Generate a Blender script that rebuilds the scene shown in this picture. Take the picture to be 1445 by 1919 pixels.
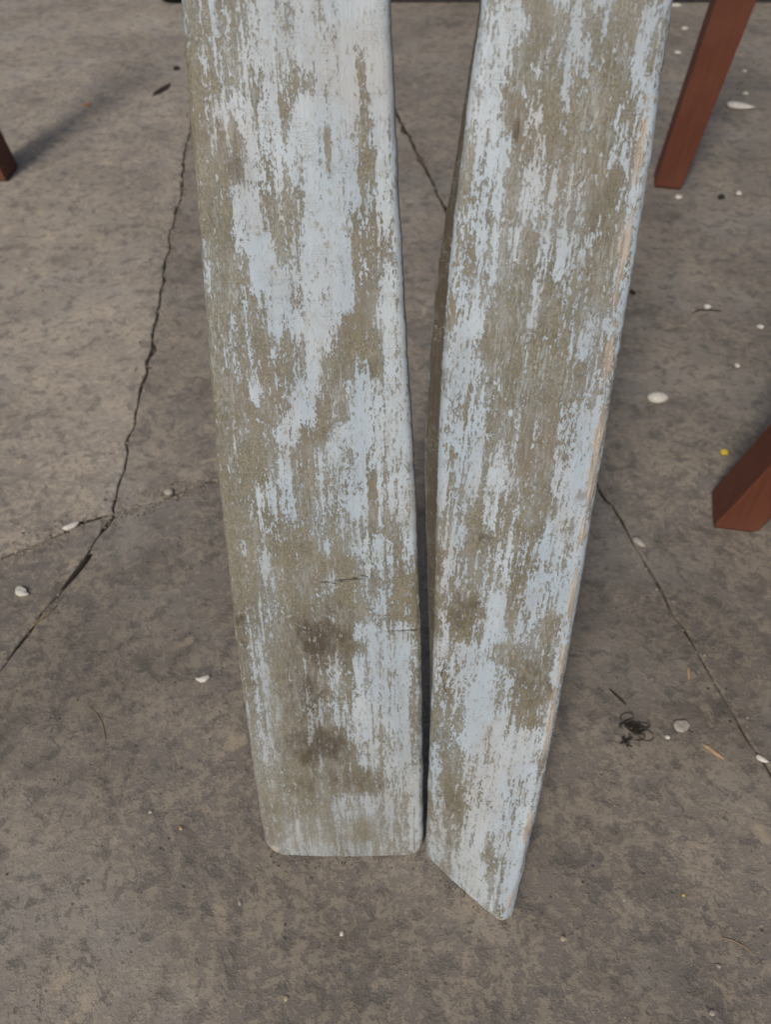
import bpy, bmesh, math, random
import numpy as np
from mathutils import Vector, Matrix, noise as mnoise

for o in list(bpy.data.objects):
    bpy.data.objects.remove(o, do_unlink=True)
scene = bpy.context.scene
COL = scene.collection
R = math.radians
random.seed(7)

# ------------------------------------------------------------------ camera, sky, sun, exposure
cam_d = bpy.data.cameras.new('camera')
cam_d.sensor_fit = 'VERTICAL'
cam_d.sensor_height = 36.0
cam_d.lens = 27.07
cam_d.clip_start = 0.01
cam_d.clip_end = 200
cam_d.dof.use_dof = True
cam_d.dof.focus_distance = 0.52
cam_d.dof.aperture_fstop = 9.0
cam = bpy.data.objects.new('camera', cam_d)
cam.location = (0, 0, 0.72)
cam.rotation_euler = (R(90 - 48), 0, 0)
COL.objects.link(cam)
scene.camera = cam

SUN_EL, SUN_AZ = 44, 204        # the light comes from behind the viewer, a little from the left
world = bpy.data.worlds.new('World')
scene.world = world
world.use_nodes = True
wn = world.node_tree.nodes
sky = wn.new('ShaderNodeTexSky')
sky.sky_type = 'NISHITA'
sky.sun_disc = False
sky.sun_elevation = R(SUN_EL)
sky.sun_rotation = R(SUN_AZ)
sky.air_density = 1.0
sky.dust_density = 6.0
sky.ozone_density = 1.0
wn['Background'].inputs['Strength'].default_value = 0.056
world.node_tree.links.new(sky.outputs[0], wn['Background'].inputs['Color'])

sun_d = bpy.data.lights.new('sun', 'SUN')
sun_d.energy = 1.5
sun_d.angle = R(11)
sun_d.color = (1.0, 0.94, 0.86)
sun = bpy.data.objects.new('sun', sun_d)
sd = Vector((math.cos(R(SUN_EL)) * math.sin(R(SUN_AZ)), math.cos(R(SUN_EL)) * math.cos(R(SUN_AZ)), math.sin(R(SUN_EL))))
sun.rotation_euler = (-sd).to_track_quat('-Z', 'Y').to_euler()
sun.location = sd * 5
COL.objects.link(sun)

scene.view_settings.view_transform = 'Standard'
scene.view_settings.look = 'None'
scene.view_settings.exposure = 0.36
scene.view_settings.gamma = 1.0
scene.view_settings.use_curve_mapping = False

# ------------------------------------------------------------------ helpers
def link(o, parent=None):
    COL.objects.link(o)
    if parent is not None:
        o.parent = parent
    return o

def tag(o, label=None, cat=None, group=None, kind=None):
    if label: o['label'] = label
    if cat: o['category'] = cat
    if group: o['group'] = group
    if kind: o['kind'] = kind
    return o

def mesh_obj(name, verts, faces, mat, parent=None, smooth=True):
    me = bpy.data.meshes.new(name)
    me.from_pydata([tuple(v) for v in verts], [], faces)
    me.materials.append(mat)
    if smooth:
        me.polygons.foreach_set('use_smooth', [True] * len(me.polygons))
    me.update()
    return link(bpy.data.objects.new(name, me), parent)

def bm_obj(name, bm, mat, parent=None, smooth=False):
    me = bpy.data.meshes.new(name)
    bm.to_mesh(me)
    bm.free()
    me.materials.append(mat)
    if smooth:
        me.polygons.foreach_set('use_smooth', [True] * len(me.polygons))
    return link(bpy.data.objects.new(name, me), parent)

class NT:
    """small wrapper for writing node trees"""
    def __init__(s, name):
        s.m = bpy.data.materials.new(name)
        s.m.use_nodes = True
        s.t = s.m.node_tree
        s.b = s.t.nodes['Principled BSDF']
    def put(s, sock, v):
        if v is None: return
        if isinstance(v, bpy.types.NodeSocket): s.t.links.new(v, sock)
        elif isinstance(v, (tuple, list)) and len(v) == 3 and sock.type == 'RGBA': sock.default_value = (*v, 1)
        else: sock.default_value = v
    def n(s, typ, **props):
        nd = s.t.nodes.new(typ)
        for k, v in props.items(): setattr(nd, k, v)
        return nd
    def math(s, op, a, b=None, c=None, clamp=False):
        nd = s.n('ShaderNodeMath', operation=op, use_clamp=clamp)
        for i, v in enumerate((a, b, c)): s.put(nd.inputs[i], v)
        return nd.outputs[0]
    def add(s, *a):
        r = a[0]
        for x in a[1:]: r = s.math('ADD', r, x)
        return r
    def mul(s, a, b): return s.math('MULTIPLY', a, b)
    def coord(s): return s.n('ShaderNodeTexCoord').outputs['Object']
    def scale(s, vec, sc, off=(0, 0, 0)):
        nd = s.n('ShaderNodeMapping')
        s.put(nd.inputs['Vector'], vec)
        nd.inputs['Scale'].default_value = sc
        nd.inputs['Location'].default_value = off
        return nd.outputs[0]
    def noise(s, vec, scale, detail=4, rough=0.55, dist=0.0):
        nd = s.n('ShaderNodeTexNoise')
        s.put(nd.inputs['Vector'], vec)
        nd.inputs['Scale'].default_value = scale
        nd.inputs['Detail'].default_value = detail
        nd.inputs['Roughness'].default_value = rough
        nd.inputs['Distortion'].default_value = dist
        return nd.outputs['Fac']
    def voro(s, vec, scale, out='Distance', feature='F1', rnd=1.0):
        nd = s.n('ShaderNodeTexVoronoi', feature=feature)
        s.put(nd.inputs['Vector'], vec)
        nd.inputs['Scale'].default_value = scale
        nd.inputs['Randomness'].default_value = rnd
        return nd.outputs[out]
    def ramp(s, x, lo, hi, a=0.0, b=1.0):
        nd = s.n('ShaderNodeMapRange', interpolation_type='SMOOTHSTEP')
        s.put(nd.inputs['Value'], x)
        for k, v in (('From Min', lo), ('From Max', hi), ('To Min', a), ('To Max', b)): s.put(nd.inputs[k], v)
        return nd.outputs[0]
    def mix(s, f, a, b, mode='MIX'):
        nd = s.n('ShaderNodeMix', data_type='RGBA', blend_type=mode)
        s.put(nd.inputs['Factor'], f)
        s.put(nd.inputs[6], a)
        s.put(nd.inputs[7], b)
        return nd.outputs[2]
    def fmix(s, f, a, b):
        nd = s.n('ShaderNodeMix', data_type='FLOAT')
        s.put(nd.inputs[0], f); s.put(nd.inputs[2], a); s.put(nd.inputs[3], b)
        return nd.outputs[0]
    def attr(s, name, typ='GEOMETRY'):
        return s.n('ShaderNodeAttribute', attribute_name=name, attribute_type=typ).outputs['Fac']
    def bump(s, h, strength, dist, normal=None):
        nd = s.n('ShaderNodeBump')
        s.put(nd.inputs['Height'], h)
        nd.inputs['Strength'].default_value = strength
        nd.inputs['Distance'].default_value = dist
        s.put(nd.inputs['Normal'], normal)
        return nd.outputs[0]
    def done(s, col, rough=0.7, normal=None, spec=0.5):
        s.put(s.b.inputs['Base Color'], col)
        s.put(s.b.inputs['Roughness'], rough)
        s.put(s.b.inputs['Specular IOR Level'], spec)
        s.put(s.b.inputs['Normal'], normal)
        return s.m

# ------------------------------------------------------------------ materials
def mat_stone():
    t = NT('worn_flagstone')
    c = t.coord()
    tone = t.attr('tone', 'OBJECT')
    warp = t.noise(c, 3.4, 4, 0.62)
    big = t.noise(c, 2.6, 3, 0.6)
    mid = t.noise(c, 17, 5, 0.62, 0.4)
    blot = t.noise(c, 115, 5, 0.66, 0.2)
    fine = t.noise(c, 330, 4, 0.7)
    grit = t.noise(c, 760, 3, 0.7)
    cen = lambda x, k: t.mul(t.math('SUBTRACT', x, 0.5), k)
    # thin tan skin lying over a greyer stone
    skin = t.ramp(t.add(blot, cen(mid, 0.55), cen(fine, 0.55)), 0.455, 0.545)
    col = t.mix(skin, (0.130, 0.117, 0.108), (0.218, 0.190, 0.153))
    # broad change of tone
    col = t.mix(t.ramp(big, 0.36, 0.66, 0.0, 0.5), col, (0.232, 0.206, 0.168))
    grey = t.ramp(t.noise(c, 5.3, 4, 0.6, 0.6), 0.50, 0.66, 0.0, 0.55)
    col = t.mix(grey, col, (0.182, 0.178, 0.168))
    # darker worn hollows, small and ragged
    dk = t.ramp(t.add(t.noise(t.scale(c, (1, 1, 1), (2.2, 8.3, 0)), 48, 5, 0.66, 0.3), cen(fine, 0.3)), 0.535, 0.605, 0.0, 0.75)
    col = t.mix(dk, col, (0.086, 0.081, 0.078))
    dirt = t.ramp(t.noise(t.scale(c, (1, 1, 1), (4.1, 2.2, 0)), 15, 5, 0.68, 0.8), 0.52, 0.68, 0.0, 0.6)
    col = t.mix(dirt, col, (0.076, 0.069, 0.062))
    # pale buff patches where the face has flaked
    buff = t.ramp(t.noise(t.scale(c, (1, 1, 1), (9.7, 5.2, 0)), 23, 5, 0.7, 0.5), 0.60, 0.68, 0.0, 0.6)
    col = t.mix(buff, col, (0.32, 0.265, 0.195))
    # small pits and pale specks
    pit = t.ramp(t.voro(c, 85), 0.05, 0.20, 1.0, 0.0)
    pitm = t.mul(pit, t.ramp(t.noise(c, 31, 2), 0.50, 0.6))
    col = t.mix(t.mul(pitm, 0.65), col, (0.06, 0.052, 0.048))
    spk = t.ramp(t.voro(t.scale(c, (1, 1, 1), (3.3, 1.1, 0)), 60), 0.030, 0.11, 1.0, 0.0)
    spkm = t.mul(spk, t.ramp(t.noise(c, 17, 2), 0.54, 0.62))
    col = t.mix(t.mul(spkm, 0.7), col, (0.42, 0.39, 0.35))
    wht = t.ramp(t.noise(t.scale(c, (1, 1, 1), (1.3, 7.1, 0)), 230, 4, 0.75), 0.68, 0.74)
    wht = t.mul(wht, t.ramp(t.noise(c, 8, 3), 0.50, 0.60))
    col = t.mix(t.mul(wht, 0.75), col, (0.46, 0.45, 0.45))
    col = t.mix(t.ramp(grit, 0.40, 0.62, 0.0, 0.5), col, t.mix(0.5, col, (0.36, 0.32, 0.26)))
    col = t.mix(t.ramp(grit, 0.40, 0.30, 0.0, 0.45), col, (0.07, 0.064, 0.058))
    bright = t.n('ShaderNodeHueSaturation')
    t.put(bright.inputs['Color'], col)
    t.put(bright.inputs['Value'], t.add(tone, cen(warp, 1.5)))
    h = t.add(t.mul(mid, 1.2), t.mul(skin, 0.14), t.mul(blot, 0.32), t.mul(fine, 0.28), t.mul(grit, 0.08), t.mul(pitm, -0.5), t.mul(big, 6.0), t.mul(dk, -0.35))
    nrm = t.bump(h, 0.6, 0.0032)
    return t.done(bright.outputs[0], t.ramp(mid, 0.3, 0.7, 0.60, 0.82), nrm, 0.35)

def mat_jointfill():
    t = NT('joint_dirt')
    c = t.coord()
    n = t.noise(c, 160, 6, 0.7)
    col = t.mix(t.ramp(n, 0.35, 0.7), (0.020, 0.017, 0.014), (0.10, 0.082, 0.062))
    return t.done(col, 0.95, t.bump(n, 1.0, 0.004), 0.2)

def mat_oar():
    t = NT('flaking_pale_blue_paint')
    c = t.coord()
    wear = t.attr('wear')
    stain_shade = t.attr('stain_shade')  # brown stains, plus shade painted on the left side wall
    bare = t.attr('bare')
    film = t.attr('film')
    crack = t.attr('crack')
    cen = lambda x, k: t.mul(t.math('SUBTRACT', x, 0.5), k)
    # ragged, grain-following edges of the paint
    streak = t.noise(t.scale(c, (1.0, 0.20, 0.6)), 560, 4, 0.66)
    streak2 = t.noise(t.scale(c, (1.0, 0.24, 0.6), (0.7, 0.2, 0.1)), 170, 4, 0.66, 0.2)
    patch = t.noise(t.scale(c, (1.0, 0.60, 1.0), (3.1, 0, 0)), 120, 5, 0.68, 0.3)
    speck = t.noise(t.scale(c, (1.0, 0.50, 1.0)), 640, 3, 0.75)
    longs = t.noise(t.scale(c, (1.0, 0.035, 0.6), (2.2, 0.4, 0.3)), 230, 3, 0.6)
    rag = t.add(cen(streak, 1.25), cen(streak2, 0.75), cen(patch, 0.55), cen(speck, 1.35), cen(longs, 1.25))
    g = t.add(wear, rag)
    crisp = t.ramp(g, 0.45, 0.56, 1.0, 0.0)
    soft = t.ramp(t.add(wear, t.mul(rag, 0.55)), 0.15, 0.95, 0.95, 0.03)
    paint = t.fmix(t.math('MAXIMUM', t.mul(film, 0.9), t.ramp(t.noise(c, 24, 3), 0.42, 0.66, 0.12, 0.5)), crisp, soft)
    # thin veil of paint left in the grain
    veil = t.mul(t.ramp(t.add(t.mul(streak2, 0.6), t.mul(t.noise(t.scale(c, (1, 0.3, 1)), 45, 3), 0.9)), 0.62, 0.95, 0.0, 0.55), t.ramp(streak, 0.40, 0.62))
    paint = t.math('MAXIMUM', paint, t.mul(veil, t.ramp(wear, 0.92, 1.05, 1.0, 0.25)))
    fleck = t.ramp(t.noise(t.scale(c, (1.0, 0.42, 1.0), (8, 3, 1)), 330, 3, 0.65), 0.60, 0.645)
    fleck = t.mul(fleck, t.ramp(t.noise(c, 38, 2), 0.40, 0.58, 0.15, 0.95))
    paint = t.math('MAXIMUM', paint, t.mul(fleck, t.ramp(wear, 0.92, 1.05, 1.0, 0.2)))
    # old olive coat
    on = t.noise(t.scale(c, (1, 0.5, 1)), 40, 4, 0.6)
    of = t.noise(t.scale(c, (1, 0.7, 1)), 780, 3, 0.7)
    olive = t.mix(t.ramp(on, 0.35, 0.66), (0.172, 0.160, 0.113), (0.250, 0.234, 0.175))
    olive = t.mix(t.ramp(of, 0.38, 0.62, 0.0, 0.8), olive, (0.100, 0.088, 0.056))
    olive = t.mix(t.ramp(t.noise(c, 16, 3), 0.46, 0.66, 0.0, 0.6), olive, (0.185, 0.156, 0.115))
    olive = t.mix(t.ramp(t.noise(t.scale(c, (1, 0.4, 1), (2, 9, 1)), 60, 4, 0.6), 0.55, 0.70, 0.0, 0.45), olive, (0.30, 0.285, 0.24))
    sn = t.mul(t.ramp(t.add(stain_shade, cen(patch, 1.5), cen(on, 0.8)), 0.15, 0.95), t.ramp(stain_shade, 0.02, 0.35))
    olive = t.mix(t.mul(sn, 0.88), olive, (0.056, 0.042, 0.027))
    # pale blue paint, chalky and dirtied
    bl = t.mix(t.ramp(t.noise(t.scale(c, (1, 0.25, 1)), 26, 4), 0.38, 0.64), (0.365, 0.445, 0.525), (0.450, 0.520, 0.580))
    bl = t.mix(t.ramp(t.noise(t.scale(c, (1, 0.4, 1), (5, 2, 0)), 19, 4, 0.6), 0.48, 0.68, 0.0, 0.5), bl, (0.415, 0.405, 0.390))
    bl = t.mix(t.ramp(streak2, 0.50, 0.68, 0.0, 0.4), bl, (0.33, 0.34, 0.34))
    bl = t.mix(t.ramp(t.noise(t.scale(c, (1, 0.5, 1)), 420, 3, 0.7), 0.56, 0.66, 0.0, 0.7), bl, (0.25, 0.235, 0.20))
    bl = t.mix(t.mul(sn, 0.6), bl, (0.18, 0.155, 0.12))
    bl = t.mix(t.mul(film, 0.45), bl, (0.33, 0.335, 0.325))
    col = t.mix(paint, olive, bl)
    # darker lip where the paint edge has lifted
    lip = t.mul(t.ramp(t.math('ABSOLUTE', t.math('SUBTRACT', g, 0.575)), 0.0, 0.05, 0.20, 0.0), t.math('SUBTRACT', 1.0, film, clamp=True))
    col = t.mix(lip, col, (0.12, 0.098, 0.066))
    # bare timber
    bw = t.ramp(t.add(bare, t.mul(rag, 0.75)), 0.42, 0.62, 0.0, 0.9)
    wg = t.noise(t.scale(c, (1.0, 0.06, 1.0)), 620, 3, 0.6)
    wood = t.mix(t.ramp(wg, 0.35, 0.65), (0.31, 0.265, 0.215), (0.50, 0.455, 0.405))
    col = t.mix(bw, col, wood)
    # hairline scratches and cracks
    s1 = t.noise(t.scale(c, (0.5, 6.0, 1.0), (1, 4, 2)), 95, 2, 0.4, 0.5)
    s2 = t.noise(t.scale(c, (3.5, 1.6, 1.0), (6, 1, 2)), 70, 2, 0.4, 1.4)
    s3 = t.noise(t.scale(c, (1.2, 0.8, 1.0), (3, 5, 2)), 230, 2, 0.5, 0.6)
    ln = lambda x, m, w: t.ramp(t.math('ABSOLUTE', t.math('SUBTRACT', x, m)), 0.0, w, 1.0, 0.0)
    sc = t.math('MAXIMUM', ln(s1, 0.5, 0.011), t.math('MAXIMUM', ln(s2, 0.47, 0.008), ln(s3, 0.5, 0.022)))
    sc = t.mul(sc, t.ramp(t.noise(c, 42, 2), 0.47, 0.62))
    col = t.mix(t.mul(sc, 0.45), col, (0.47, 0.44, 0.38))
    col = t.mix(t.ramp(crack, 0.3, 0.9, 0.0, 0.8), col, (0.05, 0.04, 0.03))
    h = t.add(t.mul(longs, 0.5), t.mul(paint, 0.6), t.mul(streak, 0.3), t.mul(of, 0.15), t.mul(wg, 0.1), t.mul(speck, 0.15), t.mul(bw, -0.4), t.mul(crack, -0.6), t.mul(sc, -0.15), t.mul(on, 0.8))
    nrm = t.bump(h, 0.7, 0.0011)
    rough = t.fmix(paint, 0.54, 0.44)
    return t.done(col, rough, nrm, 0.42)

def mat_leg():
    t = NT('red_brown_stained_timber')
    c = t.coord()
    g = t.noise(t.scale(c, (1, 1, 0.08)), 190, 5, 0.6)
    b = t.noise(c, 12, 4)
    col = t.mix(t.ramp(g, 0.3, 0.7), (0.098, 0.033, 0.019), (0.125, 0.041, 0.023))
    col = t.mix(t.ramp(b, 0.4, 0.7, 0.0, 0.5), col, (0.155, 0.062, 0.040))
    return t.done(col, 0.55, t.bump(g, 0.3, 0.001), 0.35)

def mat_plain(name, col, rough=0.6, var=0.25, sc=300, spec=0.4):
    t = NT(name)
    c = t.coord()
    n = t.noise(c, sc, 4, 0.6)
    lo = tuple(x * (1 - var) for x in col)
    return t.done(t.mix(t.ramp(n, 0.35, 0.65), lo, col), rough, t.bump(n, 0.4, 0.0006), spec)

M_STONE, M_FILL, M_OAR, M_LEG = mat_stone(), mat_jointfill(), mat_oar(), mat_leg()
M_WHITE = mat_plain('bleached_shell', (0.66, 0.635, 0.58))
M_CREAM = mat_plain('cream_grit', (0.45, 0.38, 0.28))
M_TAN = mat_plain('tan_wood_chip', (0.42, 0.29, 0.18))
M_PALE = mat_plain('pale_grey_stone', (0.37, 0.34, 0.30))
M_YEL = mat_plain('yellow_bit', (0.72, 0.52, 0.06))
M_ORA = mat_plain('orange_crumb', (0.55, 0.24, 0.10))
M_DARK = mat_plain('dark_plant_matter', (0.030, 0.022, 0.016), 0.8)
M_BLACK = mat_plain('black_rubber', (0.012, 0.012, 0.013), 0.6)
M_STRAW = mat_plain('dry_straw', (0.33, 0.23, 0.12))
M_BOARD = mat_plain('charcoal_board', (0.050, 0.050, 0.054), 0.7, 0.3, 40)

# ------------------------------------------------------------------ the paved floor
def grid_sheet(name, x0, x1, y0, y1, z, mat):
    return mesh_obj(name, [(x0, y0, z), (x1, y0, z), (x1, y1, z), (x0, y1, z)], [(0, 1, 2, 3)], mat, smooth=False)
floor = grid_sheet('floor', -3, 3.2, -1.6, 4.2, -0.0038, M_FILL)
tag(floor, 'brown grey worn flagstone floor with thin dark joints', kind='structure')

ground = grid_sheet('ground', -40, 40, -40, 40, -0.009, M_STONE)
ground['tone'] = 1.1
tag(ground, 'plain grey brown ground beyond the flagstones', kind='structure')

JA = [(-0.62, 4.0), (-0.52, 2.6), (-0.47, 2.1), (-0.441, 1.756), (-0.435, 1.687), (-0.408, 1.491), (-0.405, 1.383), (-0.393, 1.266), (-0.379, 1.129), (-0.369, 1.009), (-0.361, 0.928), (-0.353, 0.82), (-0.354, 0.776), (-0.345, 0.724), (-0.347, 0.69), (-0.343, 0.648)]
JB = [(-0.42, 4.0), (-0.16, 2.8), (0.028, 1.905), (0.082, 1.635), (0.121, 1.425), (0.284, 0.666), (0.302, 0.596), (0.322, 0.516), (0.343, 0.418), (0.357, 0.359), (0.372, 0.300), (0.44, -0.02), (0.60, -0.7), (0.78, -1.5)]
JC = [(-3.0, -0.15), (-1.2, 0.31), (-0.461, 0.575), (-0.429, 0.596), (-0.385, 0.626), (-0.343, 0.648), (-0.288, 0.671), (-0.225, 0.702), (0.02, 0.742), (0.262, 0.768)]
JD = [(-0.343, 0.648), (-0.357, 0.579), (-0.373, 0.526), (-0.393, 0.48), (-0.412, 0.413), (-0.52, 0.12), (-0.70, -0.40), (-1.05, -1.5)]
def cut_b(y0, y1):
    return [p for p in JB if y0 <= p[1] <= y1]
iB = (0.262, 0.768)
slabs = [
    # outline (counter clockwise), tone
    ([(-3.0, 4.0)] + JC[:6] + list(reversed(JA))[1:], 1.55),  # paler buff stone, raised further to paint in brighter far light
    (JC[5:] + list(reversed(cut_b(0.78, 3.9))) + [(-0.42, 4.0)] + JA[:-1], 1.18),  # tone lifted too, far light put into the colour
    (JD[::-1] + JC[6:9] + [iB] + cut_b(-1.4, 0.75) + [(0.78, -1.5)], 1.06),
    (JC[:6] + JD[1:] + [(-3.0, -1.5)], 1.10),
    (list(reversed(JB)) + [(1.72, 4.0), (1.80, 2.2), (1.78, -1.5)], 1.08),
    ([(1.80, -1.5), (1.805, 2.2), (1.74, 4.0), (3.1, 4.0), (3.1, -1.5)], 1.0),
]
# the second outline runs down A, so turn every outline the same way round
def area(p):
    return 0.5 * sum(p[i][0] * p[(i + 1) % len(p)][1] - p[(i + 1) % len(p)][0] * p[i][1] for i in range(len(p)))
def densify(p, step):
    out = []
    for i in range(len(p)):
        a, b = Vector(p[i]), Vector(p[(i + 1) % len(p)])
        n = max(1, int((b - a).length / step))
        for k in range(n):
            out.append(a.lerp(b, k / n))
    return out
for si, (poly, tone) in enumerate(slabs):
    if area(poly) < 0: poly = poly[::-1]
    pts = densify(poly, 0.008)
    n = len(pts)
    base = []
    for i in range(n):
        tang = (pts[(i + 2) % n] - pts[i - 2])
        if tang.length < 1e-6: tang = Vector((1, 0))
        nin = Vector((-tang.y, tang.x)).normalized()
        p = pts[i]
        w = 0.0004 + 0.0040 * max(0.0, mnoise.noise(Vector((p.x * 15, p.y * 15, si * 3.7)))) + 0.0016 * mnoise.noise(Vector((p.x * 60, p.y * 60, si * 1.3))) + 0.0010 * mnoise.noise(Vector((p.x * 160, p.y * 160, si * 2.3)))
        if abs(p.y - (0.648 + (p.x + 0.343) * 0.55)) < 0.03 and p.x < -0.33: w += 0.0016 * max(0.0, 0.3 + mnoise.noise(Vector((p.x * 22, p.y * 22, 1.0))))
        far = min(1.0, max(0.0, (p.y - 0.7) / 0.9))
        w += (0.0028 if si in (1, 4) and p.x > -0.3 else 0.0008) * far
        chip = mnoise.noise(Vector((p.x * 34, p.y * 34, si * 5.9)))
        if chip > 0.28: w += 0.011 * (chip - 0.28) * (1.0 + 0.6 * far)
        shared = Vector((mnoise.noise(Vector((p.x * 26, p.y * 26, 5.1))), mnoise.noise(Vector((p.x * 26, p.y * 26, 9.4))))) * 0.0045
        base.append((p + shared + nin * max(0.00005, w), nin))
    rings = [(0.0, -0.03), (0.0, -0.0018), (0.0009, -0.0004), (0.0024, 0.0)]
    verts, faces = [], []
    for off, z in rings:
        for p, nin in base:
            q = p + nin * off
            verts.append((q.x, q.y, z))
    for r in range(3):
        for i in range(n):
            j = (i + 1) % n
            faces.append((r * n + i, r * n + j, (r + 1) * n + j, (r + 1) * n + i))
    faces.append(tuple(range(3 * n, 4 * n)))
    o = mesh_obj('flagstone', verts, faces, M_STONE, floor, smooth=False)
    o['tone'] = tone

# ------------------------------------------------------------------ the two oars
GRID_LEFT = """6664553134332110
6664553134332101
6645531343321101
6645531343321101
7645442341320301
8766263376210601
7634141521301612
8578141331714713
9897351241614822
9873263553224514
8862146622027531
5854016522037762
4885002312016633
7784412513117704
8866504110488603
8564747611799813
8756677516953823
9873565126721422
9867762158812313
8757523886112221
8688746643233332
8788425636324443
8774445546236443
8776445546236542
8776666465446763
8485877657343472
8874878888744465
8875788757766477
9856898688763577
8566898688763558
8557799998422336
8457999878832215
8448869636432215
8448869636422315
7546859736532335
6555885544222326
6558885544222326
6458759983335325
6467896887435325
6467896887446234
6678886888875433
6678886888875433
7666887455245543
7668887455245543
7654666667755543
7654666677755543
6544344654455555
6544344654455555"""
GRID_RIGHT = """4228863462677522
4228863462267752
5422786336467335
3345876235686164
2338867466677623
2138847778775541
6312764768885342
6533633554578633
5543644556487442
4544456443546743
3645565533557744
4445676546567663
5425586458553433
3447777787633564
3224678777756644
5333777757666653
4443656666654233
5222656568745213
4522434686834222
4523524477733133
4426546567773234
5437636577732423
5438766566421232
6446555555642433
6555555587222232
6555742365223333
6658742364436743
8568732334436744
4442113888748844
4544111226788835
4544411244788883
5665211244778634
4466311133678634
9466312222223222
9766311222222235
3676643232222235
3667643222233533
3667753322223534
3367753333222223
9347775233222234
9547775222422223
9547753222422222
6333753323663322
6333753223363322
6334553222343322
5334553333334324
5534443333335664
5554444334433564"""
def parse(g):
    a = np.array([[int(ch) for ch in row] for row in g.split()], float) / 9.0
    return a
VTOP = 0.68
def sample(grid, u, v):
    """smooth lookup of the wear map, u across 0..1, v metres up the blade"""
    H, W = grid.shape
    x = np.clip(u * W - 0.5, 0, W - 1.001)
    y = np.clip((1 - v / VTOP) * (H - 1), 0, H - 1.001)
    x0, y0 = x.astype(int), y.astype(int)
    fx, fy = x - x0, y - y0
    fx, fy = fx * fx * (3 - 2 * fx), fy * fy * (3 - 2 * fy)
    a = grid[y0, x0] * (1 - fx) + grid[y0, x0 + 1] * fx
    b = grid[y0 + 1, x0] * (1 - fx) + grid[y0 + 1, x0 + 1] * fx
    return a * (1 - fy) + b * fy
def blob(x, y, lst):
    r = np.zeros_like(x)
    for cx, cy, rx, ry, k in lst:
        r = np.maximum(r, k * np.exp(-(((x - cx) / rx) ** 2 + ((y - cy) / ry) ** 2) * 0.9))
    return r
def polyline_dist(x, y, pts):
    d = np.full_like(x, 9.0)
    for (ax, ay), (bx, by) in zip(pts[:-1], pts[1:]):
        dx, dy = bx - ax, by - ay
        t = np.clip(((x - ax) * dx + (y - ay) * dy) / (dx * dx + dy * dy + 1e-12), 0, 1)
        d = np.minimum(d, np.hypot(x - ax - t * dx, y - ay - t * dy))
    return d
def sm(x, a, b):
    t = np.clip((x - a) / (b - a), 0, 1)
    return t * t * (3 - 2 * t)

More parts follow.
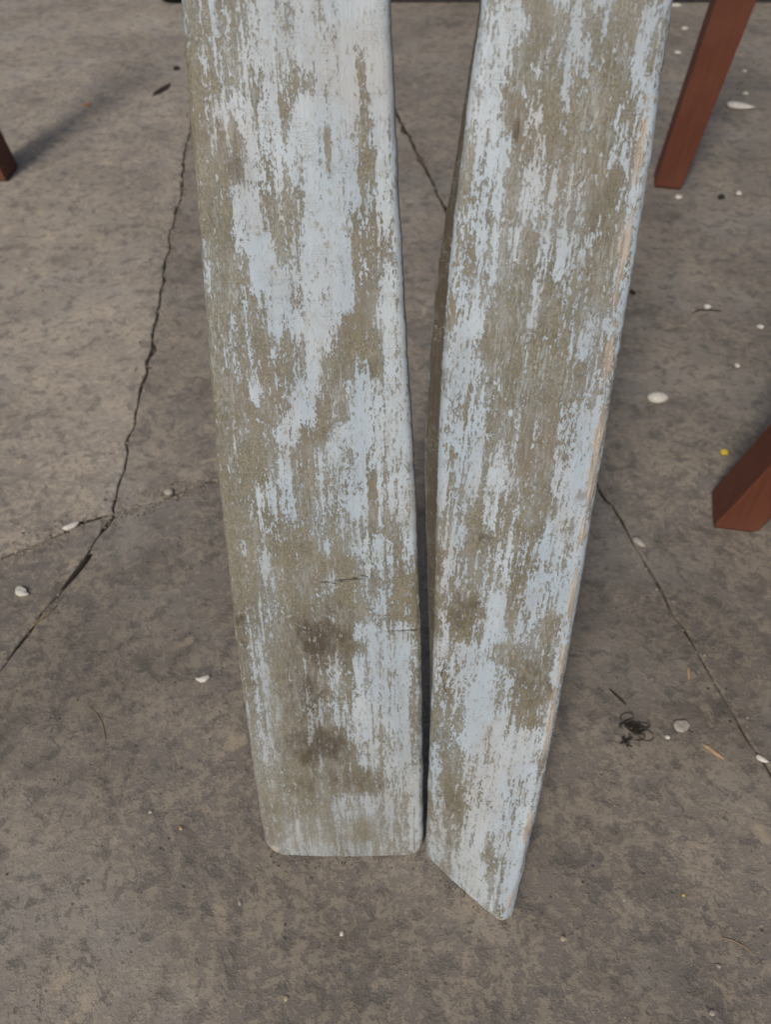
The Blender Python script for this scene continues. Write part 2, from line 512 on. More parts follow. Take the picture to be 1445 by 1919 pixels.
def build_oar(label, origin, ax_e, ax_a, ax_n, table, twist, thick, flare, corner, grid, stain_shade, film, bare, cracks, wobble, seed, wallwear_shade):
    root = bpy.data.objects.new('oar', None)
    root.empty_display_size = 0.1
    root.matrix_world = Matrix(((ax_e[0], ax_a[0], ax_n[0], origin[0]), (ax_e[1], ax_a[1], ax_n[1], origin[1]), (ax_e[2], ax_a[2], ax_n[2], origin[2]), (0, 0, 0, 1)))
    link(root)
    tag(root, label, 'oar', 'pair of old painted oars')
    tv = [r[0] for r in table]
    vs = np.concatenate([np.linspace(0, 0.006, 8)[:-1], np.linspace(0.006, 0.03, 18)[:-1], np.arange(0.03, 0.70, 0.0016), np.arange(0.70, 1.0401, 0.010)])
    # positions across: finer at the edges
    ed = [0, 0.0003, 0.0008, 0.0015, 0.0025, 0.0038, 0.0055]
    NFI, NB = 72, 16
    rf = 0.0052
    V, U, KIND, WX = [], [], [], []
    rows = []
    for vi, v in enumerate(vs):
        w1 = float(np.interp(v, tv, [r[1] for r in table]))
        w2 = float(np.interp(v, tv, [r[2] for r in table]))
        ph = R(float(np.interp(v, [t[0] for t in twist], [t[1] for t in twist])))
        th = float(np.interp(v, [t[0] for t in thick], [t[1] for t in thick]))
        fl = float(np.interp(v, [t[0] for t in flare], [t[1] for t in flare]))
        c1, c2 = corner
        if v < c1: w1 += c1 - math.sqrt(max(0, c1 * c1 - (c1 - v) ** 2))
        if v < c2: w2 -= c2 - math.sqrt(max(0, c2 * c2 - (c2 - v) ** 2))
        w1 += wobble[0] * (mnoise.noise(Vector((v * 55, seed, 0))) + 0.6 * mnoise.noise(Vector((v * 210, seed, 3))))
        w2 += wobble[1] * (mnoise.noise(Vector((v * 55, seed, 7))) + 0.6 * mnoise.noise(Vector((v * 210, seed, 5))))
        er = 0.0035
        edrop = er - math.sqrt(max(0, er * er - (er - v) ** 2)) if v < er else 0.0
        mid = 0.5 * (w1 + w2)
        hw = 0.5 * (w2 - w1)
        xs = [w1 + d for d in ed[:-1]] + list(np.linspace(w1 + ed[-1], w2 - ed[-1], NFI)) + [w2 - d for d in reversed(ed[:-1])]
        ring = []
        for x in xs:
            d = min(x - w1, w2 - x)
            s = (x - mid) / hw
            z = 0.0016 * (1 - s * s)
            if d < rf: z -= rf - math.sqrt(max(0, rf * rf - (rf - d) ** 2))
            z -= edrop
            ring.append((x, z, 0, (x - w1) / (w2 - w1)))
        b1, b2 = w1 - fl, w2
        zr = -(th - 0.005)
        # right wall, back, left wall
        for k in range(1, 5):
            ring.append((w2 + 0.0004 * math.sin(math.pi * k / 5), -rf + (zr + rf) * k / 5, 1, 1.0))
        for k in range(NB):
            x = b2 + (b1 - b2) * k / (NB - 1)
            d = min(x - b1, b2 - x)
            z = -th + (0.005 - math.sqrt(max(0, 0.005 ** 2 - (0.005 - d) ** 2)) if d < 0.005 else 0.0)
            ring.append((x, z + edrop, 2, (x - w1) / (w2 - w1)))
        for k in range(1, 5):
            q = k / 5
            ring.append((b1 + (w1 - b1) * q, zr + (-rf - zr) * q, 3, 0.0))
        # grow into the round loom above the picture
        m = float(sm(np.array(v), 0.74, 1.0))
        out = []
        NR = len(ring)
        for i, (x, z, kd, u) in enumerate(ring):
            zc = z + th / 2
            if m > 0:
                ang = math.atan2(zc / (th / 2 + 1e-6), (x - mid) / hw)
                cx, cz = mid + 0.0205 * math.cos(ang), 0.0205 * math.sin(ang)
                xx, zz = x + (cx - x) * m, zc + (cz - zc) * m
            else:
                xx, zz = x, zc
            zz -= th / 2
            X = xx * math.cos(ph) - zz * math.sin(ph)
            Z = xx * math.sin(ph) + zz * math.cos(ph)
            out.append((X, Z))
            KIND.append(kd); U.append(u); WX.append(x)
        rows.append(out)
    NR = len(rows[0])
    NVR = len(vs)
    P = np.array(rows)                       # rows, ring, (x,z)
    # the foot is worn level with the floor it stands on
    z0 = P[0, :, 0] * ax_e[2] + P[0, :, 1] * ax_n[2]
    vst = -z0 / ax_a[2] + 0.0004
    VL = 0.13
    vv = np.repeat(vs[:, None], NR, 1)
    sh = np.where(vv < VL, vst[None, :] + vv * (VL - vst[None, :]) / VL, vv)
    verts = np.stack([P[:, :, 0], sh, P[:, :, 1]], -1).reshape(-1, 3)
    idx = np.arange(NVR * NR).reshape(NVR, NR)
    a = idx[:-1, :]; b = np.roll(idx, -1, 1)[:-1, :]; c = np.roll(idx, -1, 1)[1:, :]; d = idx[1:, :]
    faces = np.stack([a, b, c, d], -1).reshape(-1, 4)
    flist = [tuple(int(q) for q in f[::-1]) for f in faces] + [tuple(int(q) for q in idx[0]), tuple(int(q) for q in idx[-1][::-1])]
    blade = mesh_obj('blade', verts.tolist(), flist, M_OAR, root)
    me = blade.data
    if me.polygons[len(me.polygons) // 2].normal.length == 0: pass
    U = np.array(U); KIND = np.array(KIND); WX = np.array(WX); VF = sh.reshape(-1)
    wear = 0.49 + (sample(grid, U, VF) - 0.5) * 0.86
    wear = np.where(KIND == 3, wallwear_shade * 1.4, np.where(KIND == 2, 0.55, wear))
    st = blob(WX, VF, stain_shade)
    st = np.where(KIND == 3, wallwear_shade * 1.6, st)  # left side wall: dark timber, with shade painted into its colour
    fm = np.clip(blob(WX, VF, film), 0, 1)
    br = np.zeros_like(WX)
    if bare[0]:
        d = np.full_like(WX, 9.0)
        for pl in bare[0]: d = np.minimum(d, polyline_dist(WX, VF, pl))
        along = np.array([0.5 + 0.8 * mnoise.noise(Vector((v * 38, seed, 2))) + 0.3 * mnoise.noise(Vector((v * 120, seed, 2))) for v in VF])
        br = np.exp(-(d / bare[2]) ** 2) * np.clip(along + 0.25, 0, 1) * np.interp(VF, [0, 0.25, 0.45], [0.72, 0.8, 1.0]) * np.where(VF < 0.645, 1, 0)
    br = np.maximum(br, blob(WX, VF, bare[1]))
    br = np.where((KIND == 0), br, br * 0.6)
    ck = np.zeros_like(WX)
    for pl in cracks:
        ck = np.maximum(ck, np.exp(-(polyline_dist(WX, VF, pl) / 0.0007) ** 2))
    ck = np.where(KIND == 0, ck, 0)
    for nm, arr in (('wear', wear), ('stain_shade', st), ('bare', br), ('film', fm), ('crack', ck)):
        at = me.attributes.new(nm, 'FLOAT', 'POINT')
        at.data.foreach_set('value', np.asarray(arr, np.float32))
    # round loom
    lastmid = 0.5 * (table[-1][1] + table[-1][2])
    sv, sf = [], []
    NS = 20
    tl = [(1.036, 0.0199), (1.10, 0.0203), (1.30, 0.0200), (1.52, 0.0195), (1.535, 0.0175), (1.540, 0.010)]
    ph = R(twist[-1][1])
    for v, r in tl:
        for k in range(NS):
            an = 2 * math.pi * k / NS
            x, z = lastmid + r * math.cos(an), r * math.sin(an) - thick[-1][1] / 2
            sv.append((x * math.cos(ph) - z * math.sin(ph), v, x * math.sin(ph) + z * math.cos(ph)))
    for i in range(len(tl) - 1):
        for k in range(NS):
            sf.append((i * NS + k, (i + 1) * NS + k, (i + 1) * NS + (k + 1) % NS, i * NS + (k + 1) % NS))
    sf.append(tuple(range(NS))); sf.append(tuple(reversed(range((len(tl) - 1) * NS, len(tl) * NS))))
    sh_o = mesh_obj('shaft', sv, sf, M_OAR, root)
    at = sh_o.data.attributes.new('wear', 'FLOAT', 'POINT')
    at.data.foreach_set('value', np.full(len(sv), 0.5, np.float32))
    return root

TAB_L = [(0.0, -0.0692, 0.0712), (0.02, -0.0697, 0.0713), (0.05, -0.0705, 0.0713), (0.1, -0.0713, 0.0711), (0.15, -0.0717, 0.0709), (0.2, -0.0715, 0.0705), (0.25, -0.0711, 0.0698), (0.3, -0.0705, 0.0685), (0.35, -0.0693, 0.0667), (0.4, -0.0674, 0.0645), (0.45, -0.0650, 0.0623), (0.5, -0.0622, 0.0600), (0.55, -0.0595, 0.0578), (0.6, -0.0571, 0.0560), (0.65, -0.0548, 0.0548), (0.7, -0.0524, 0.0538), (0.85, -0.046, 0.047), (1.1, -0.036, 0.037)]
TAB_R = [(0.0, -0.0877, 0.0023), (0.02, -0.0853, 0.0040), (0.05, -0.0823, 0.0051), (0.1, -0.0795, 0.0072), (0.15, -0.0790, 0.0100), (0.2, -0.0798, 0.0112), (0.25, -0.0817, 0.0116), (0.3, -0.0845, 0.0117), (0.35, -0.0879, 0.0108), (0.4, -0.0914, 0.0102), (0.45, -0.0944, 0.0088), (0.5, -0.0964, 0.0078), (0.55, -0.0973, 0.0069), (0.6, -0.0962, 0.0047), (0.65, -0.0940, 0.0022), (0.7, -0.0926, -0.0010), (0.85, -0.088, -0.010), (1.1, -0.080, -0.024)]
def smooth_table(tab):
    """resample with a softened curve so that the outline has no kinks"""
    vv = np.arange(0, 1.1001, 0.01)
    k = np.exp(-(np.arange(-6, 7) / 2.6) ** 2); k /= k.sum()
    cols = []
    for c in (1, 2):
        y = np.interp(vv, [r[0] for r in tab], [r[c] for r in tab])
        yp = np.concatenate([2 * y[0] - y[6:0:-1], y, 2 * y[-1] - y[-2:-8:-1]])
        cols.append(np.convolve(yp, k, 'valid'))
    return [(float(a), float(b), float(c)) for a, b, c in zip(vv, *cols)]

oar_l = build_oar('wide pale blue oar blade with rounded square end, leaning on the left',
    (-0.0371, 0.2316, 0.0), (0.9997, 0.0086, 0.0221), (-0.0237, 0.3639, 0.9311), (0.0, -0.9314, 0.3640),
    smooth_table(TAB_L), [(0, 0), (1, 0)], [(0, 0.013), (0.1, 0.017), (0.4, 0.021), (1.0, 0.030)], [(0, 0), (1, 0)], (0.019, 0.013),
    parse(GRID_LEFT),
    [(-0.006, 0.235, 0.026, 0.035, 0.9), (-0.022, 0.185, 0.022, 0.045, 0.7), (-0.014, 0.135, 0.030, 0.030, 0.9), (0.002, 0.100, 0.040, 0.022, 0.6), (-0.030, 0.090, 0.030, 0.016, 0.5), (0.029, 0.088, 0.024, 0.012, 0.5), (-0.0352, 0.5643, 0.0067, 0.0121, 0.6), (-0.0517, 0.542, 0.0062, 0.0217, 0.4), (0.0401, 0.4478, 0.0068, 0.0085, 0.5), (0.0038, 0.4091, 0.0211, 0.014, 0.3), (-0.066, 0.25, 0.006, 0.04, 0.6), (-0.062, 0.20, 0.005, 0.03, 0.5)],
    [(-0.0394, 0.1873, 0.0189, 0.0714, 1), (-0.0102, 0.032, 0.089, 0.0328, 0.9), (0.0285, 0.0699, 0.0502, 0.0274, 0.7), (-0.0671, 0.1208, 0.0265, 0.0441, 0.7), (-0.0536, 0.2957, 0.0193, 0.0348, 0.6), (-0.0023, 0.6307, 0.048, 0.0254, 0.6), (-0.0149, 0.1077, 0.0534, 0.0222, 0.6)] + [(0.0, 0.03, 0.10, 0.06, 1.0), (-0.03, 0.10, 0.06, 0.05, 0.8), (0.04, 0.12, 0.04, 0.06, 0.5)],
    ([[(-0.0695, 0.02), (-0.0716, 0.12), (-0.0718, 0.17), (-0.0716, 0.30)], [(0.0716, 0.02), (0.0714, 0.10), (0.0702, 0.24), (0.0690, 0.30), (0.0650, 0.40)]], [(-0.0636, 0.0118, 0.0067, 0.0057, 1), (0.0665, 0.0046, 0.0048, 0.0038, 1)], 0.0019),
    [[(-0.0036, 0.2904), (0.0121, 0.2923), (0.0276, 0.2928), (0.0345, 0.2955)], [(0.004, 0.2885), (0.02, 0.2935), (0.030, 0.2965)], [(-0.0363, 0.2484), (-0.0222, 0.2485), (-0.0101, 0.2502)], [(0.0339, 0.2453), (0.066, 0.246)], [(0.003, 0.0), (0.0022, 0.012)]],
    (0.0006, 0.0007), 1.7, 0.6)

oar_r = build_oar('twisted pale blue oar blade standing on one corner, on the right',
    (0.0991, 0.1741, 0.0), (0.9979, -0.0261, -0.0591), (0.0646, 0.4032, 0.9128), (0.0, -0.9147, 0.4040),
    smooth_table(TAB_R), [(0, 40), (.06, 31), (.12, 21), (.2, 10), (.3, 3), (.4, -1), (.5, -3), (.6, -1), (.75, 2), (1.1, 2)],
    [(0, 0.011), (0.1, 0.015), (0.25, 0.022), (0.42, 0.026), (0.55, 0.019), (0.66, 0.013), (0.8, 0.019), (1.0, 0.030)], [(0, 0), (0.15, 0.0), (0.25, 0.003), (0.4, 0.008), (0.5, 0.007), (0.6, 0.002), (0.68, 0), (1, 0)], (0.004, 0.010),
    parse(GRID_RIGHT),
    [(-0.0655, 0.3092, 0.0146, 0.0219, 0.6), (-0.0583, 0.3646, 0.0049, 0.0035, 1), (-0.0299, 0.3539, 0.0105, 0.0105, 0.5), (-0.0105, 0.2565, 0.0228, 0.0304, 0.55), (0.0002, 0.3988, 0.0041, 0.0034, 1), (-0.0697, 0.6021, 0.002, 0.0073, 1.4), (-0.0225, 0.5619, 0.0044, 0.0087, 0.6), (-0.0559, 0.1198, 0.0129, 0.0258, 0.45), (-0.0558, 0.0645, 0.0068, 0.009, 0.5), (-0.0493, 0.4311, 0.0197, 0.0197, 0.3), (-0.044, 0.5061, 0.0184, 0.0184, 0.3)],
    [(-0.045, 0.06, 0.04, 0.05, 0.5), (-0.05, 0.66, 0.05, 0.04, 0.5)],
    ([[(-0.0037, 0.6261), (-0.0031, 0.6176), (-0.0031, 0.6052), (-0.0023, 0.5899), (-0.0011, 0.5741), (-0.0014, 0.5605), (-0.0016, 0.5351), (0.0002, 0.4962), (0.0037, 0.4478), (0.0029, 0.434), (0.0039, 0.4092), (0.0042, 0.3758), (0.0043, 0.3603), (0.0054, 0.3323), (0.0069, 0.2989), (0.007, 0.277), (0.0067, 0.2451), (0.0072, 0.2166), (0.0073, 0.192), (0.0062, 0.1453), (0.0047, 0.1064), (0.0028, 0.0587), (-0.0003, 0.0127)]], [(-0.001, 0.004, 0.008, 0.006, 1.0)], 0.0032),
    [[(-0.074, 0.262), (-0.0755, 0.25), (-0.071, 0.235)], [(0.003, 0.140), (0.010, 0.137)]],
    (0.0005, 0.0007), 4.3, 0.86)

# ------------------------------------------------------------------ furniture legs
def leg(label, base, lean, top, height):
    """base, top: four corner offsets counter clockwise; the foot is slightly chamfered"""
    bm = bmesh.new()
    cx = sum(p[0] for p in base) / 4; cy = sum(p[1] for p in base) / 4
    levels = [(0.0, 0.88), (0.006, 1.0), (height * 0.5, None), (height, None)]
    rings = []
    for z, s in levels:
        t = z / height
        ring = []
        for i in range(4):
            bx, by = base[i][0] - cx, base[i][1] - cy
            k = (s if s else 1.0) * (1 + (top - 1) * t)
            ring.append(bm.verts.new((bx * k + lean[0] * z, by * k + lean[1] * z, z)))
        rings.append(ring)
    for r in range(len(rings) - 1):
        for i in range(4):
            bm.faces.new((rings[r][i], rings[r][(i + 1) % 4], rings[r + 1][(i + 1) % 4], rings[r + 1][i]))
    bm.faces.new(list(reversed(rings[0]))); bm.faces.new(rings[-1])
    ve = [e for e in bm.edges if abs(e.verts[0].co.z - e.verts[1].co.z) > 0.004]
    bmesh.ops.bevel(bm, geom=ve, offset=0.003, segments=2, profile=0.5, affect='EDGES')
    bmesh.ops.recalc_face_normals(bm, faces=bm.faces)
    o = bm_obj('furniture_leg', bm, M_LEG)
    o.location = (cx, cy, 0.0003)
    return tag(o, label, 'furniture leg', 'red brown wooden furniture legs')
leg('upright red brown wooden leg in the upper right corner', [(0.543, 1.530), (0.595, 1.518), (0.607, 1.573), (0.555, 1.585)], (0.085, 0.0), 1.45, 0.72)
# one splayed stool leg enters at the right; the unseen rest is added
stool = bpy.data.objects.new('stool', None)
stool.location = (0.775, 0.43, 0.0)
link(stool)
tag(stool, 'dark red brown stool leg cut by the right edge, beside the yellow crumb, with an unseen seat added for shade', 'stool')
for (lx, ly, sx) in ((0.4355, 0.645, 1), (0.4355, 0.215, 1), (1.115, 0.645, -1), (1.115, 0.215, -1)):
    q = [(lx - 0.0335, ly - 0.026), (lx + 0.0185, ly - 0.035), (lx + 0.0335, ly + 0.026), (lx - 0.0185, ly + 0.035)]
    o = leg('', q, (0.292 * sx, 0.0), 1.05, 0.43)
    for k in ('label', 'category', 'group'):
        if k in o: del o[k]
    o.name = 'leg'
    o.parent = stool
    o.location = (o.location.x - 0.775, o.location.y - 0.43, o.location.z)
bm = bmesh.new()
bmesh.ops.create_cube(bm, size=1)
bmesh.ops.scale(bm, vec=(0.52, 0.56, 0.035), verts=bm.verts)
bmesh.ops.bevel(bm, geom=list(bm.edges), offset=0.006, segments=2, affect='EDGES')
o = bm_obj('added_shade_seat', bm, M_LEG, stool)  # unseen, added to shade the leg and the floor at the right
o.location = (0, 0, 0.4475)
leg('dark wooden leg corner at the left edge, throwing a soft shadow', [(-0.829, 1.566), (-0.775, 1.554), (-0.772, 1.625), (-0.826, 1.637)], (-0.154, 0.0), 1.05, 0.72)

# ------------------------------------------------------------------ dark things on the floor at the far edge
bm = bmesh.new()
bmesh.ops.create_cube(bm, size=1)
bmesh.ops.scale(bm, vec=(1.75, 0.05, 0.10), verts=bm.verts)
bmesh.ops.bevel(bm, geom=list(bm.edges), offset=0.006, segments=2, affect='EDGES')
o = bm_obj('board', bm, M_BOARD)
o.location = (0.86, 2.803, 0.0503)
tag(o, 'charcoal board lying on edge along the top of the picture', 'board')
bm = bmesh.new()
bmesh.ops.create_cone(bm, segments=28, radius1=0.050, radius2=0.044, depth=0.05, cap_ends=True)
bmesh.ops.bevel(bm, geom=[e for e in bm.edges if abs(e.verts[0].co.z - e.verts[1].co.z) < 1e-5], offset=0.006, segments=3, affect='EDGES')
o = bm_obj('rubber_foot', bm, M_BLACK, smooth=True)
o.location = (-0.655, 2.815, 0.0253)
tag(o, 'round black rubber foot at the top edge, left of the left oar', 'foot')

# ------------------------------------------------------------------ litter on the floor
def lump(name, label, cat, x, y, lx, ly, lz, rot, mat, rough=0.25, taper=0.0, bend=0.0, seed=0, group=None, sub=2):
    if lx < 0.007: lx, ly, lz = lx * 0.8, ly * 0.8, lz * 0.6
    bm = bmesh.new()
    bmesh.ops.create_icosphere(bm, subdivisions=sub, radius=0.5)
    for v in bm.verts:
        d = 1 + rough * mnoise.noise(v.co * 2.3 + Vector((seed * 3.1, seed * 1.7, 0))) + rough * 0.5 * mnoise.noise(v.co * 5.1 + Vector((seed, 2, 8)))
        v.co *= d
        k = 1 - taper * (v.co.x + 0.5)
        v.co.y *= k
        v.co.z *= k
        v.co.y += bend * (v.co.x ** 2 - 0.1)
    bmesh.ops.scale(bm, vec=(lx, ly, lz), verts=bm.verts)
    zmin = min(v.co.z for v in bm.verts)
    for v in bm.verts: v.co.z = max(v.co.z, zmin * 0.75)
    zmin = min(v.co.z for v in bm.verts)
    o = bm_obj(name, bm, mat, smooth=(rough < 0.28))
    o.location = (x, y, -zmin + 0.0003)
    o.rotation_euler.z = R(rot)
    return tag(o, label, cat, group)
def tube_mesh(paths, r):
    verts, faces = [], []
    for path in paths:
        b0 = len(verts)
        n = len(path)
        for i, p in enumerate(path):
            t = (path[min(i + 1, n - 1)] - path[max(i - 1, 0)]).normalized()
            s = t.cross(Vector((0, 0, 1)))
            s = s.normalized() if s.length > 1e-4 else Vector((1, 0, 0))
            u = s.cross(t)
            rr = r * (0.55 if i in (0, n - 1) else 1.0)
            for k in range(5):
                a = 2 * math.pi * k / 5
                verts.append(p + (s * math.cos(a) + u * math.sin(a)) * rr)
        for i in range(n - 1):
            for k in range(5):
                faces.append((b0 + i * 5 + k, b0 + i * 5 + (k + 1) % 5, b0 + (i + 1) * 5 + (k + 1) % 5, b0 + (i + 1) * 5 + k))
        faces.append(tuple(b0 + k for k in reversed(range(5))))
        faces.append(tuple(b0 + (n - 1) * 5 + k for k in range(5)))
    return verts, faces
def strand(name, label, cat, pts, r, mat):
    c = Vector((sum(p[0] for p in pts) / len(pts), sum(p[1] for p in pts) / len(pts), 0))
    path = [Vector((p[0] - c.x, p[1] - c.y, r * 1.02 + (p[2] if len(p) > 2 else 0))) for p in pts]
    v, f = tube_mesh([path], r)
    o = mesh_obj(name, v, f, mat)
    o.location = (c.x, c.y, 0.0003)
    return tag(o, label, cat)

S = 'shell_fragment'; G = 'grit_grain'
lump(S, 'long white teardrop shell piece to the right of the upper right leg', 'shell', 0.846, 1.943, 0.068, 0.046, 0.022, -18, M_WHITE, 0.12, 0.75, 0.25, 1)
lump('pebble', 'smooth rounded white pebble right of the right oar', 'pebble', 0.393, 0.865, 0.030, 0.023, 0.016, 0, M_WHITE, 0.10, 0.25, 0, 2, sub=3)
lump('pebble', 'small tan pebble lodged in the joint right of the oars', 'pebble', 0.307, 0.596, 0.019, 0.011, 0.009, -52, M_PALE, 0.15, 0.2, 0, 3)
lump(S, 'pale broken shell flake beside the dark hair tangle', 'shell', 0.298, 0.358, 0.017, 0.014, 0.005, 25, M_PALE, 0.5, 0.2, 0, 4)
lump(G, 'tiny bright white bead between hair tangle and pale flake', 'grit', 0.281, 0.346, 0.0065, 0.006, 0.005, 10, M_WHITE, 0.15, 0, 0, 5)
lump('splinter', 'tan wood splinter on the floor at lower right', 'splinter', 0.323, 0.331, 0.025, 0.0055, 0.003, -46, M_TAN, 0.35, 0.3, 0.1, 6)
lump(S, 'white chip lying in the joint at the right edge', 'shell', 0.367, 0.323, 0.012, 0.007, 0.004, -35, M_WHITE, 0.3, 0.3, 0, 7)
lump(S, 'white angular shell chip near the left edge', 'shell', -0.417, 0.522, 0.018, 0.014, 0.008, -20, M_WHITE, 0.5, 0.5, 0.3, 8)
lump(S, 'small curled white chip left of the left oar', 'shell', -0.192, 0.411, 0.015, 0.007, 0.005, 12, M_WHITE, 0.4, 0, 0.9, 9)
lump(S, 'white chip lying in the joint at the left', 'shell', -0.388, 0.623, 0.020, 0.009, 0.006, 35, M_WHITE, 0.35, 0.2, 0.4, 10)
lump(G, 'yellow crumb next to the dark leg at the right edge', 'crumb', 0.457, 0.754, 0.011, 0.012, 0.007, 0, M_YEL, 0.3, 0, 0, 11)
lump(G, 'round black bead below the white teardrop shell', 'bead', 0.667, 1.486, 0.013, 0.013, 0.010, 0, M_BLACK, 0.15, 0, 0, 12)
lump(G, 'white grain at the foot of the upper right leg', 'grit', 0.582, 1.486, 0.014, 0.013, 0.008, 0, M_WHITE, 0.3, 0, 0, 13)
lump(G, 'white grain just right of the black bead', 'grit', 0.707, 1.502, 0.011, 0.011, 0.006, 0, M_WHITE, 0.3, 0, 0, 14)
lump(G, 'white grain resting against the thin dark twig at upper right', 'grit', 0.532, 1.102, 0.011, 0.011, 0.007, 0, M_WHITE, 0.3, 0, 0, 15)
lump(G, 'white grain at the right edge above the yellow crumb, farther one', 'grit', 0.601, 1.045, 0.010, 0.010, 0.006, 0, M_WHITE, 0.3, 0, 0, 16)
lump(G, 'white grain at the right above the yellow crumb, nearer one', 'grit', 0.533, 0.945, 0.008, 0.009, 0.005, 0, M_WHITE, 0.3, 0, 0, 17)
lump(G, 'white flake between right oar and upper right leg, farther one', 'grit', 0.865, 2.524, 0.020, 0.020, 0.007, 30, M_WHITE, 0.3, 0.2, 0, 18)
lump(G, 'white flake between right oar and upper right leg, nearer one', 'grit', 0.794, 2.323, 0.018, 0.017, 0.007, -20, M_WHITE, 0.3, 0.2, 0, 19)
lump(G, 'faint white grain beyond the teardrop shell, farther one', 'grit', 0.931, 2.183, 0.012, 0.012, 0.006, 0, M_WHITE, 0.3, 0, 0, 20)
lump(G, 'faint white grain just beyond the teardrop shell, nearer one', 'grit', 0.886, 2.030, 0.014, 0.013, 0.006, 0, M_WHITE, 0.3, 0, 0, 21)
lump(S, 'white flakes against the charcoal board by the right oar', 'shell', 0.892, 2.745, 0.050, 0.022, 0.008, 10, M_WHITE, 0.6, 0.3, 0.3, 22)
lump('pebble', 'pale round pebble between crack and left oar', 'pebble', -0.278, 0.680, 0.0125, 0.0115, 0.008, 0, M_PALE, 0.15, 0, 0, 23)
lump(G, 'cream grain below the tip of the right oar', 'grit', 0.149, 0.166, 0.0055, 0.0050, 0.004, 40, M_CREAM, 0.3, 0, 0, 24)
lump(G, 'pale grain at lower right, above the bottom edge', 'grit', 0.274, 0.146, 0.0050, 0.0045, 0.003, 0, M_PALE, 0.4, 0, 0, 25)
lump(G, 'pale grain in the bottom right corner', 'grit', 0.259, 0.113, 0.0062, 0.0050, 0.003, 20, M_PALE, 0.4, 0, 0, 26)
lump(G, 'tiny yellow speck at lower right', 'grit', 0.259, 0.200, 0.0030, 0.0030, 0.002, 0, M_YEL, 0.3, 0, 0, 27)
lump(G, 'white speck below the left oar, left one', 'grit', -0.126, 0.194, 0.0035, 0.0062, 0.002, 0, M_PALE, 0.4, 0, 0, 28)
lump(G, 'white speck below the left oar, middle one', 'grit', -0.037, 0.170, 0.0042, 0.0052, 0.0025, 0, M_WHITE, 0.4, 0, 0, 29)
lump(G, 'cream grain near the bottom edge, left of centre', 'grit', -0.080, 0.123, 0.0050, 0.0050, 0.003, 0, M_CREAM, 0.3, 0, 0, 30)
lump(G, 'tan crumb left of the left oar foot, nearer one', 'grit', -0.188, 0.257, 0.0062, 0.0040, 0.003, -25, M_TAN, 0.3, 0, 0, 31)
lump(G, 'tan crumb left of the left oar foot, farther one', 'grit', -0.219, 0.272, 0.0045, 0.0038, 0.003, 0, M_CREAM, 0.3, 0, 0, 32)
lump('pebble', 'pale flat stone chip beside the upper crack', 'pebble', -0.430, 1.248, 0.024, 0.013, 0.004, 32, M_PALE, 0.4, 0.2, 0, 33)
lump('leaf_scrap', 'dark crumbly leaf scrap left of the left oar', 'leaf', -0.554, 2.061, 0.080, 0.017, 0.006, 68, M_DARK, 0.7, 0.3, 0.2, 34)
lump(G, 'small dark clod close to the left oar, near the top', 'clod', -0.546, 2.202, 0.018, 0.020, 0.007, 0, M_DARK, 0.5, 0, 0, 35)
lump(G, 'small orange crumb in the upper left', 'crumb', -0.716, 1.959, 0.016, 0.012, 0.005, 0, M_ORA, 0.4, 0, 0, 36)
lump(G, 'dark clod at the right edge of the right oar', 'clod', 0.417, 1.145, 0.011, 0.012, 0.006, 0, M_DARK, 0.4, 0, 0, 37)
lump('splinter', 'pale tan chip near the right hand joint', 'splinter', 0.321, 0.418, 0.014, 0.0045, 0.0025, 78, M_TAN, 0.4, 0.3, 0, 38)
lump('leaf_scrap', 'long dark sliver of leaf lying on the left joint', 'leaf', -0.363, 0.552, 0.060, 0.0062, 0.0035, 68, M_DARK, 0.15, 0.0, 0.25, 39)
strand('twig', 'short dark twig right of the right oar', 'twig', [(0.2335, 0.399), (0.238, 0.393), (0.2425, 0.387), (0.247, 0.381)], 0.0011, M_DARK)
strand('twig', 'thin dark twig under a white grain at upper right', 'twig', [(0.502, 1.083), (0.515, 1.094), (0.530, 1.094), (0.552, 1.092)], 0.0013, M_DARK)
strand('straw', 'thin dry straw beside the dark leaf sliver', 'straw', [(-0.394, 0.474), (-0.388, 0.484), (-0.379, 0.494), (-0.372, 0.505)], 0.0008, M_STRAW)
strand('straw', 'fine curved dry stalk left of the left oar', 'straw', [(-0.303, 0.379), (-0.294, 0.371), (-0.286, 0.361), (-0.281, 0.350), (-0.278, 0.341)], 0.00045, M_STRAW)
strand('straw', 'fine pale stalk near the lower right corner', 'straw', [(0.283, 0.167), (0.291, 0.165), (0.300, 0.160), (0.305, 0.155)], 0.00045, M_STRAW)
# tangle of dark hair with one open loop
rr = random.Random(5)
paths = []
for k in range(26):
    a0 = rr.uniform(0, 6.28); rad = rr.uniform(0.002, 0.0055)
    ox, oy = rr.gauss(-0.003, 0.0042), rr.gauss(0.004, 0.0042)
    ph = rr.uniform(2.0, 6.0)
    paths.append([Vector((ox + rad * math.cos(a0 + ph * i / 9) * (1 + 0.1 * i), oy + rad * math.sin(a0 + ph * i / 9), 0.0006 + 0.0025 * abs(math.sin(i * 0.5 + k)))) for i in range(10)])
paths.append([Vector((0.008 + 0.0075 * math.cos(i * 0.36), -0.004 + 0.006 * math.sin(i * 0.36), 0.0006)) for i in range(18)])
for k in range(8):
    ox, oy = rr.gauss(-0.011, 0.003), rr.gauss(-0.009, 0.002)
    paths.append([Vector((ox + rr.gauss(0, 0.0022), oy + rr.gauss(0, 0.0018), 0.0006 + rr.uniform(0, 0.0015))) for i in range(6)])
v, f = tube_mesh(paths, 0.00042)
o = mesh_obj('hair_tangle', v, f, M_DARK)
o.location = (0.252, 0.352, 0.0003)
tag(o, 'dark fuzzy hair tangle with a small loop, right of the right oar', 'fluff')

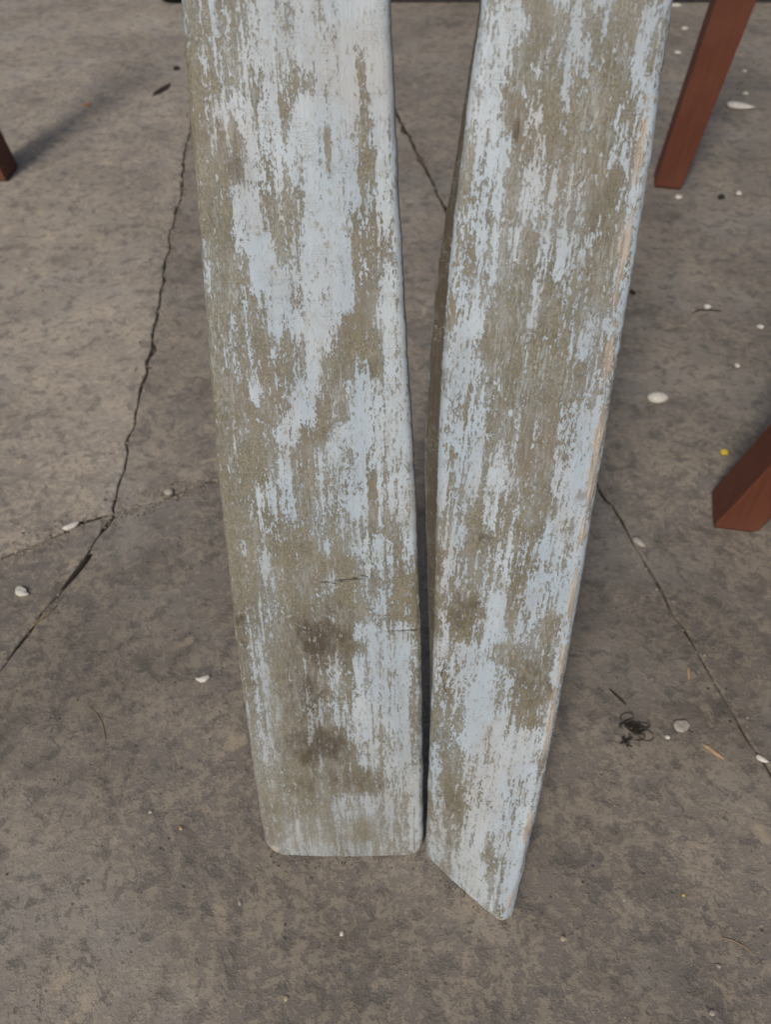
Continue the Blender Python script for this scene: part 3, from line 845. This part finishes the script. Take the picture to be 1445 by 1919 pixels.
# loose grit and sand caught in the joints and round the feet of the oars: nobody could count it
rg = random.Random(11)
gv, gf, gm = [], [], []
def grain(x, y, r, m):
    b = len(gv)
    a = rg.uniform(0, 6.28)
    h = r * rg.uniform(0.5, 1.0)
    for k in range(4):
        q = r * rg.uniform(0.6, 1.2)
        gv.append((x + q * math.cos(a + k * 1.571), y + q * math.sin(a + k * 1.571), 0.0003 + h * rg.uniform(0.2, 0.5)))
    gv.append((x, y, 0.0003 + h)); gv.append((x, y, 0.0002))
    for k in range(4):
        gf.append((b + k, b + (k + 1) % 4, b + 4)); gf.append((b + (k + 1) % 4, b + k, b + 5))
        gm.extend((m, m))
def along(pts, n, spread, rmin, rmax):
    seg = [(Vector(a), Vector(b)) for a, b in zip(pts[:-1], pts[1:]) if -0.2 < a[1] < 2.6 and -1.2 < a[0] < 1.2]
    L = [(b - a).length for a, b in seg]
    for _ in range(n):
        t = rg.uniform(0, sum(L))
        for (a, b), l in zip(seg, L):
            if t <= l: break
            t -= l
        p = a.lerp(b, min(1, t / l))
        grain(p.x + rg.gauss(0, spread), p.y + rg.gauss(0, spread), rg.uniform(rmin, rmax) * (1 + 0.5 * max(0, p.y)), rg.choice((0, 0, 1, 1, 2, 3)))
along(JA, 420, 0.010, 0.0006, 0.0019)
along(JD, 200, 0.006, 0.0005, 0.0014)
along(JC[1:8], 420, 0.010, 0.0005, 0.0016)
along(JB, 480, 0.008, 0.0005, 0.0016)
along([(-0.105, 0.231), (0.035, 0.231)], 130, 0.005, 0.0004, 0.0010)
along([(0.035, 0.231), (0.100, 0.172)], 90, 0.005, 0.0004, 0.0010)
for _ in range(900):
    y = rg.uniform(0.03, 2.5)
    grain(rg.uniform(-0.35, 0.35) * (0.9 + y), y, rg.uniform(0.0004, 0.0011) * (1 + 0.8 * y), rg.choice((0, 1, 1, 2, 2, 3)))
M_G1 = mat_plain('grit_pale', (0.34, 0.30, 0.25))
M_G2 = mat_plain('grit_tan', (0.23, 0.18, 0.13))
M_G3 = mat_plain('grit_dark', (0.050, 0.042, 0.036))
grit = mesh_obj('loose_grit', gv, gf, M_G1, smooth=False)
for m in (M_G2, M_G3, M_PALE): grit.data.materials.append(m)
grit.data.polygons.foreach_set('material_index', gm)
tag(grit, 'fine loose grit and sand scattered over the paving and joints', 'grit', kind='stuff')
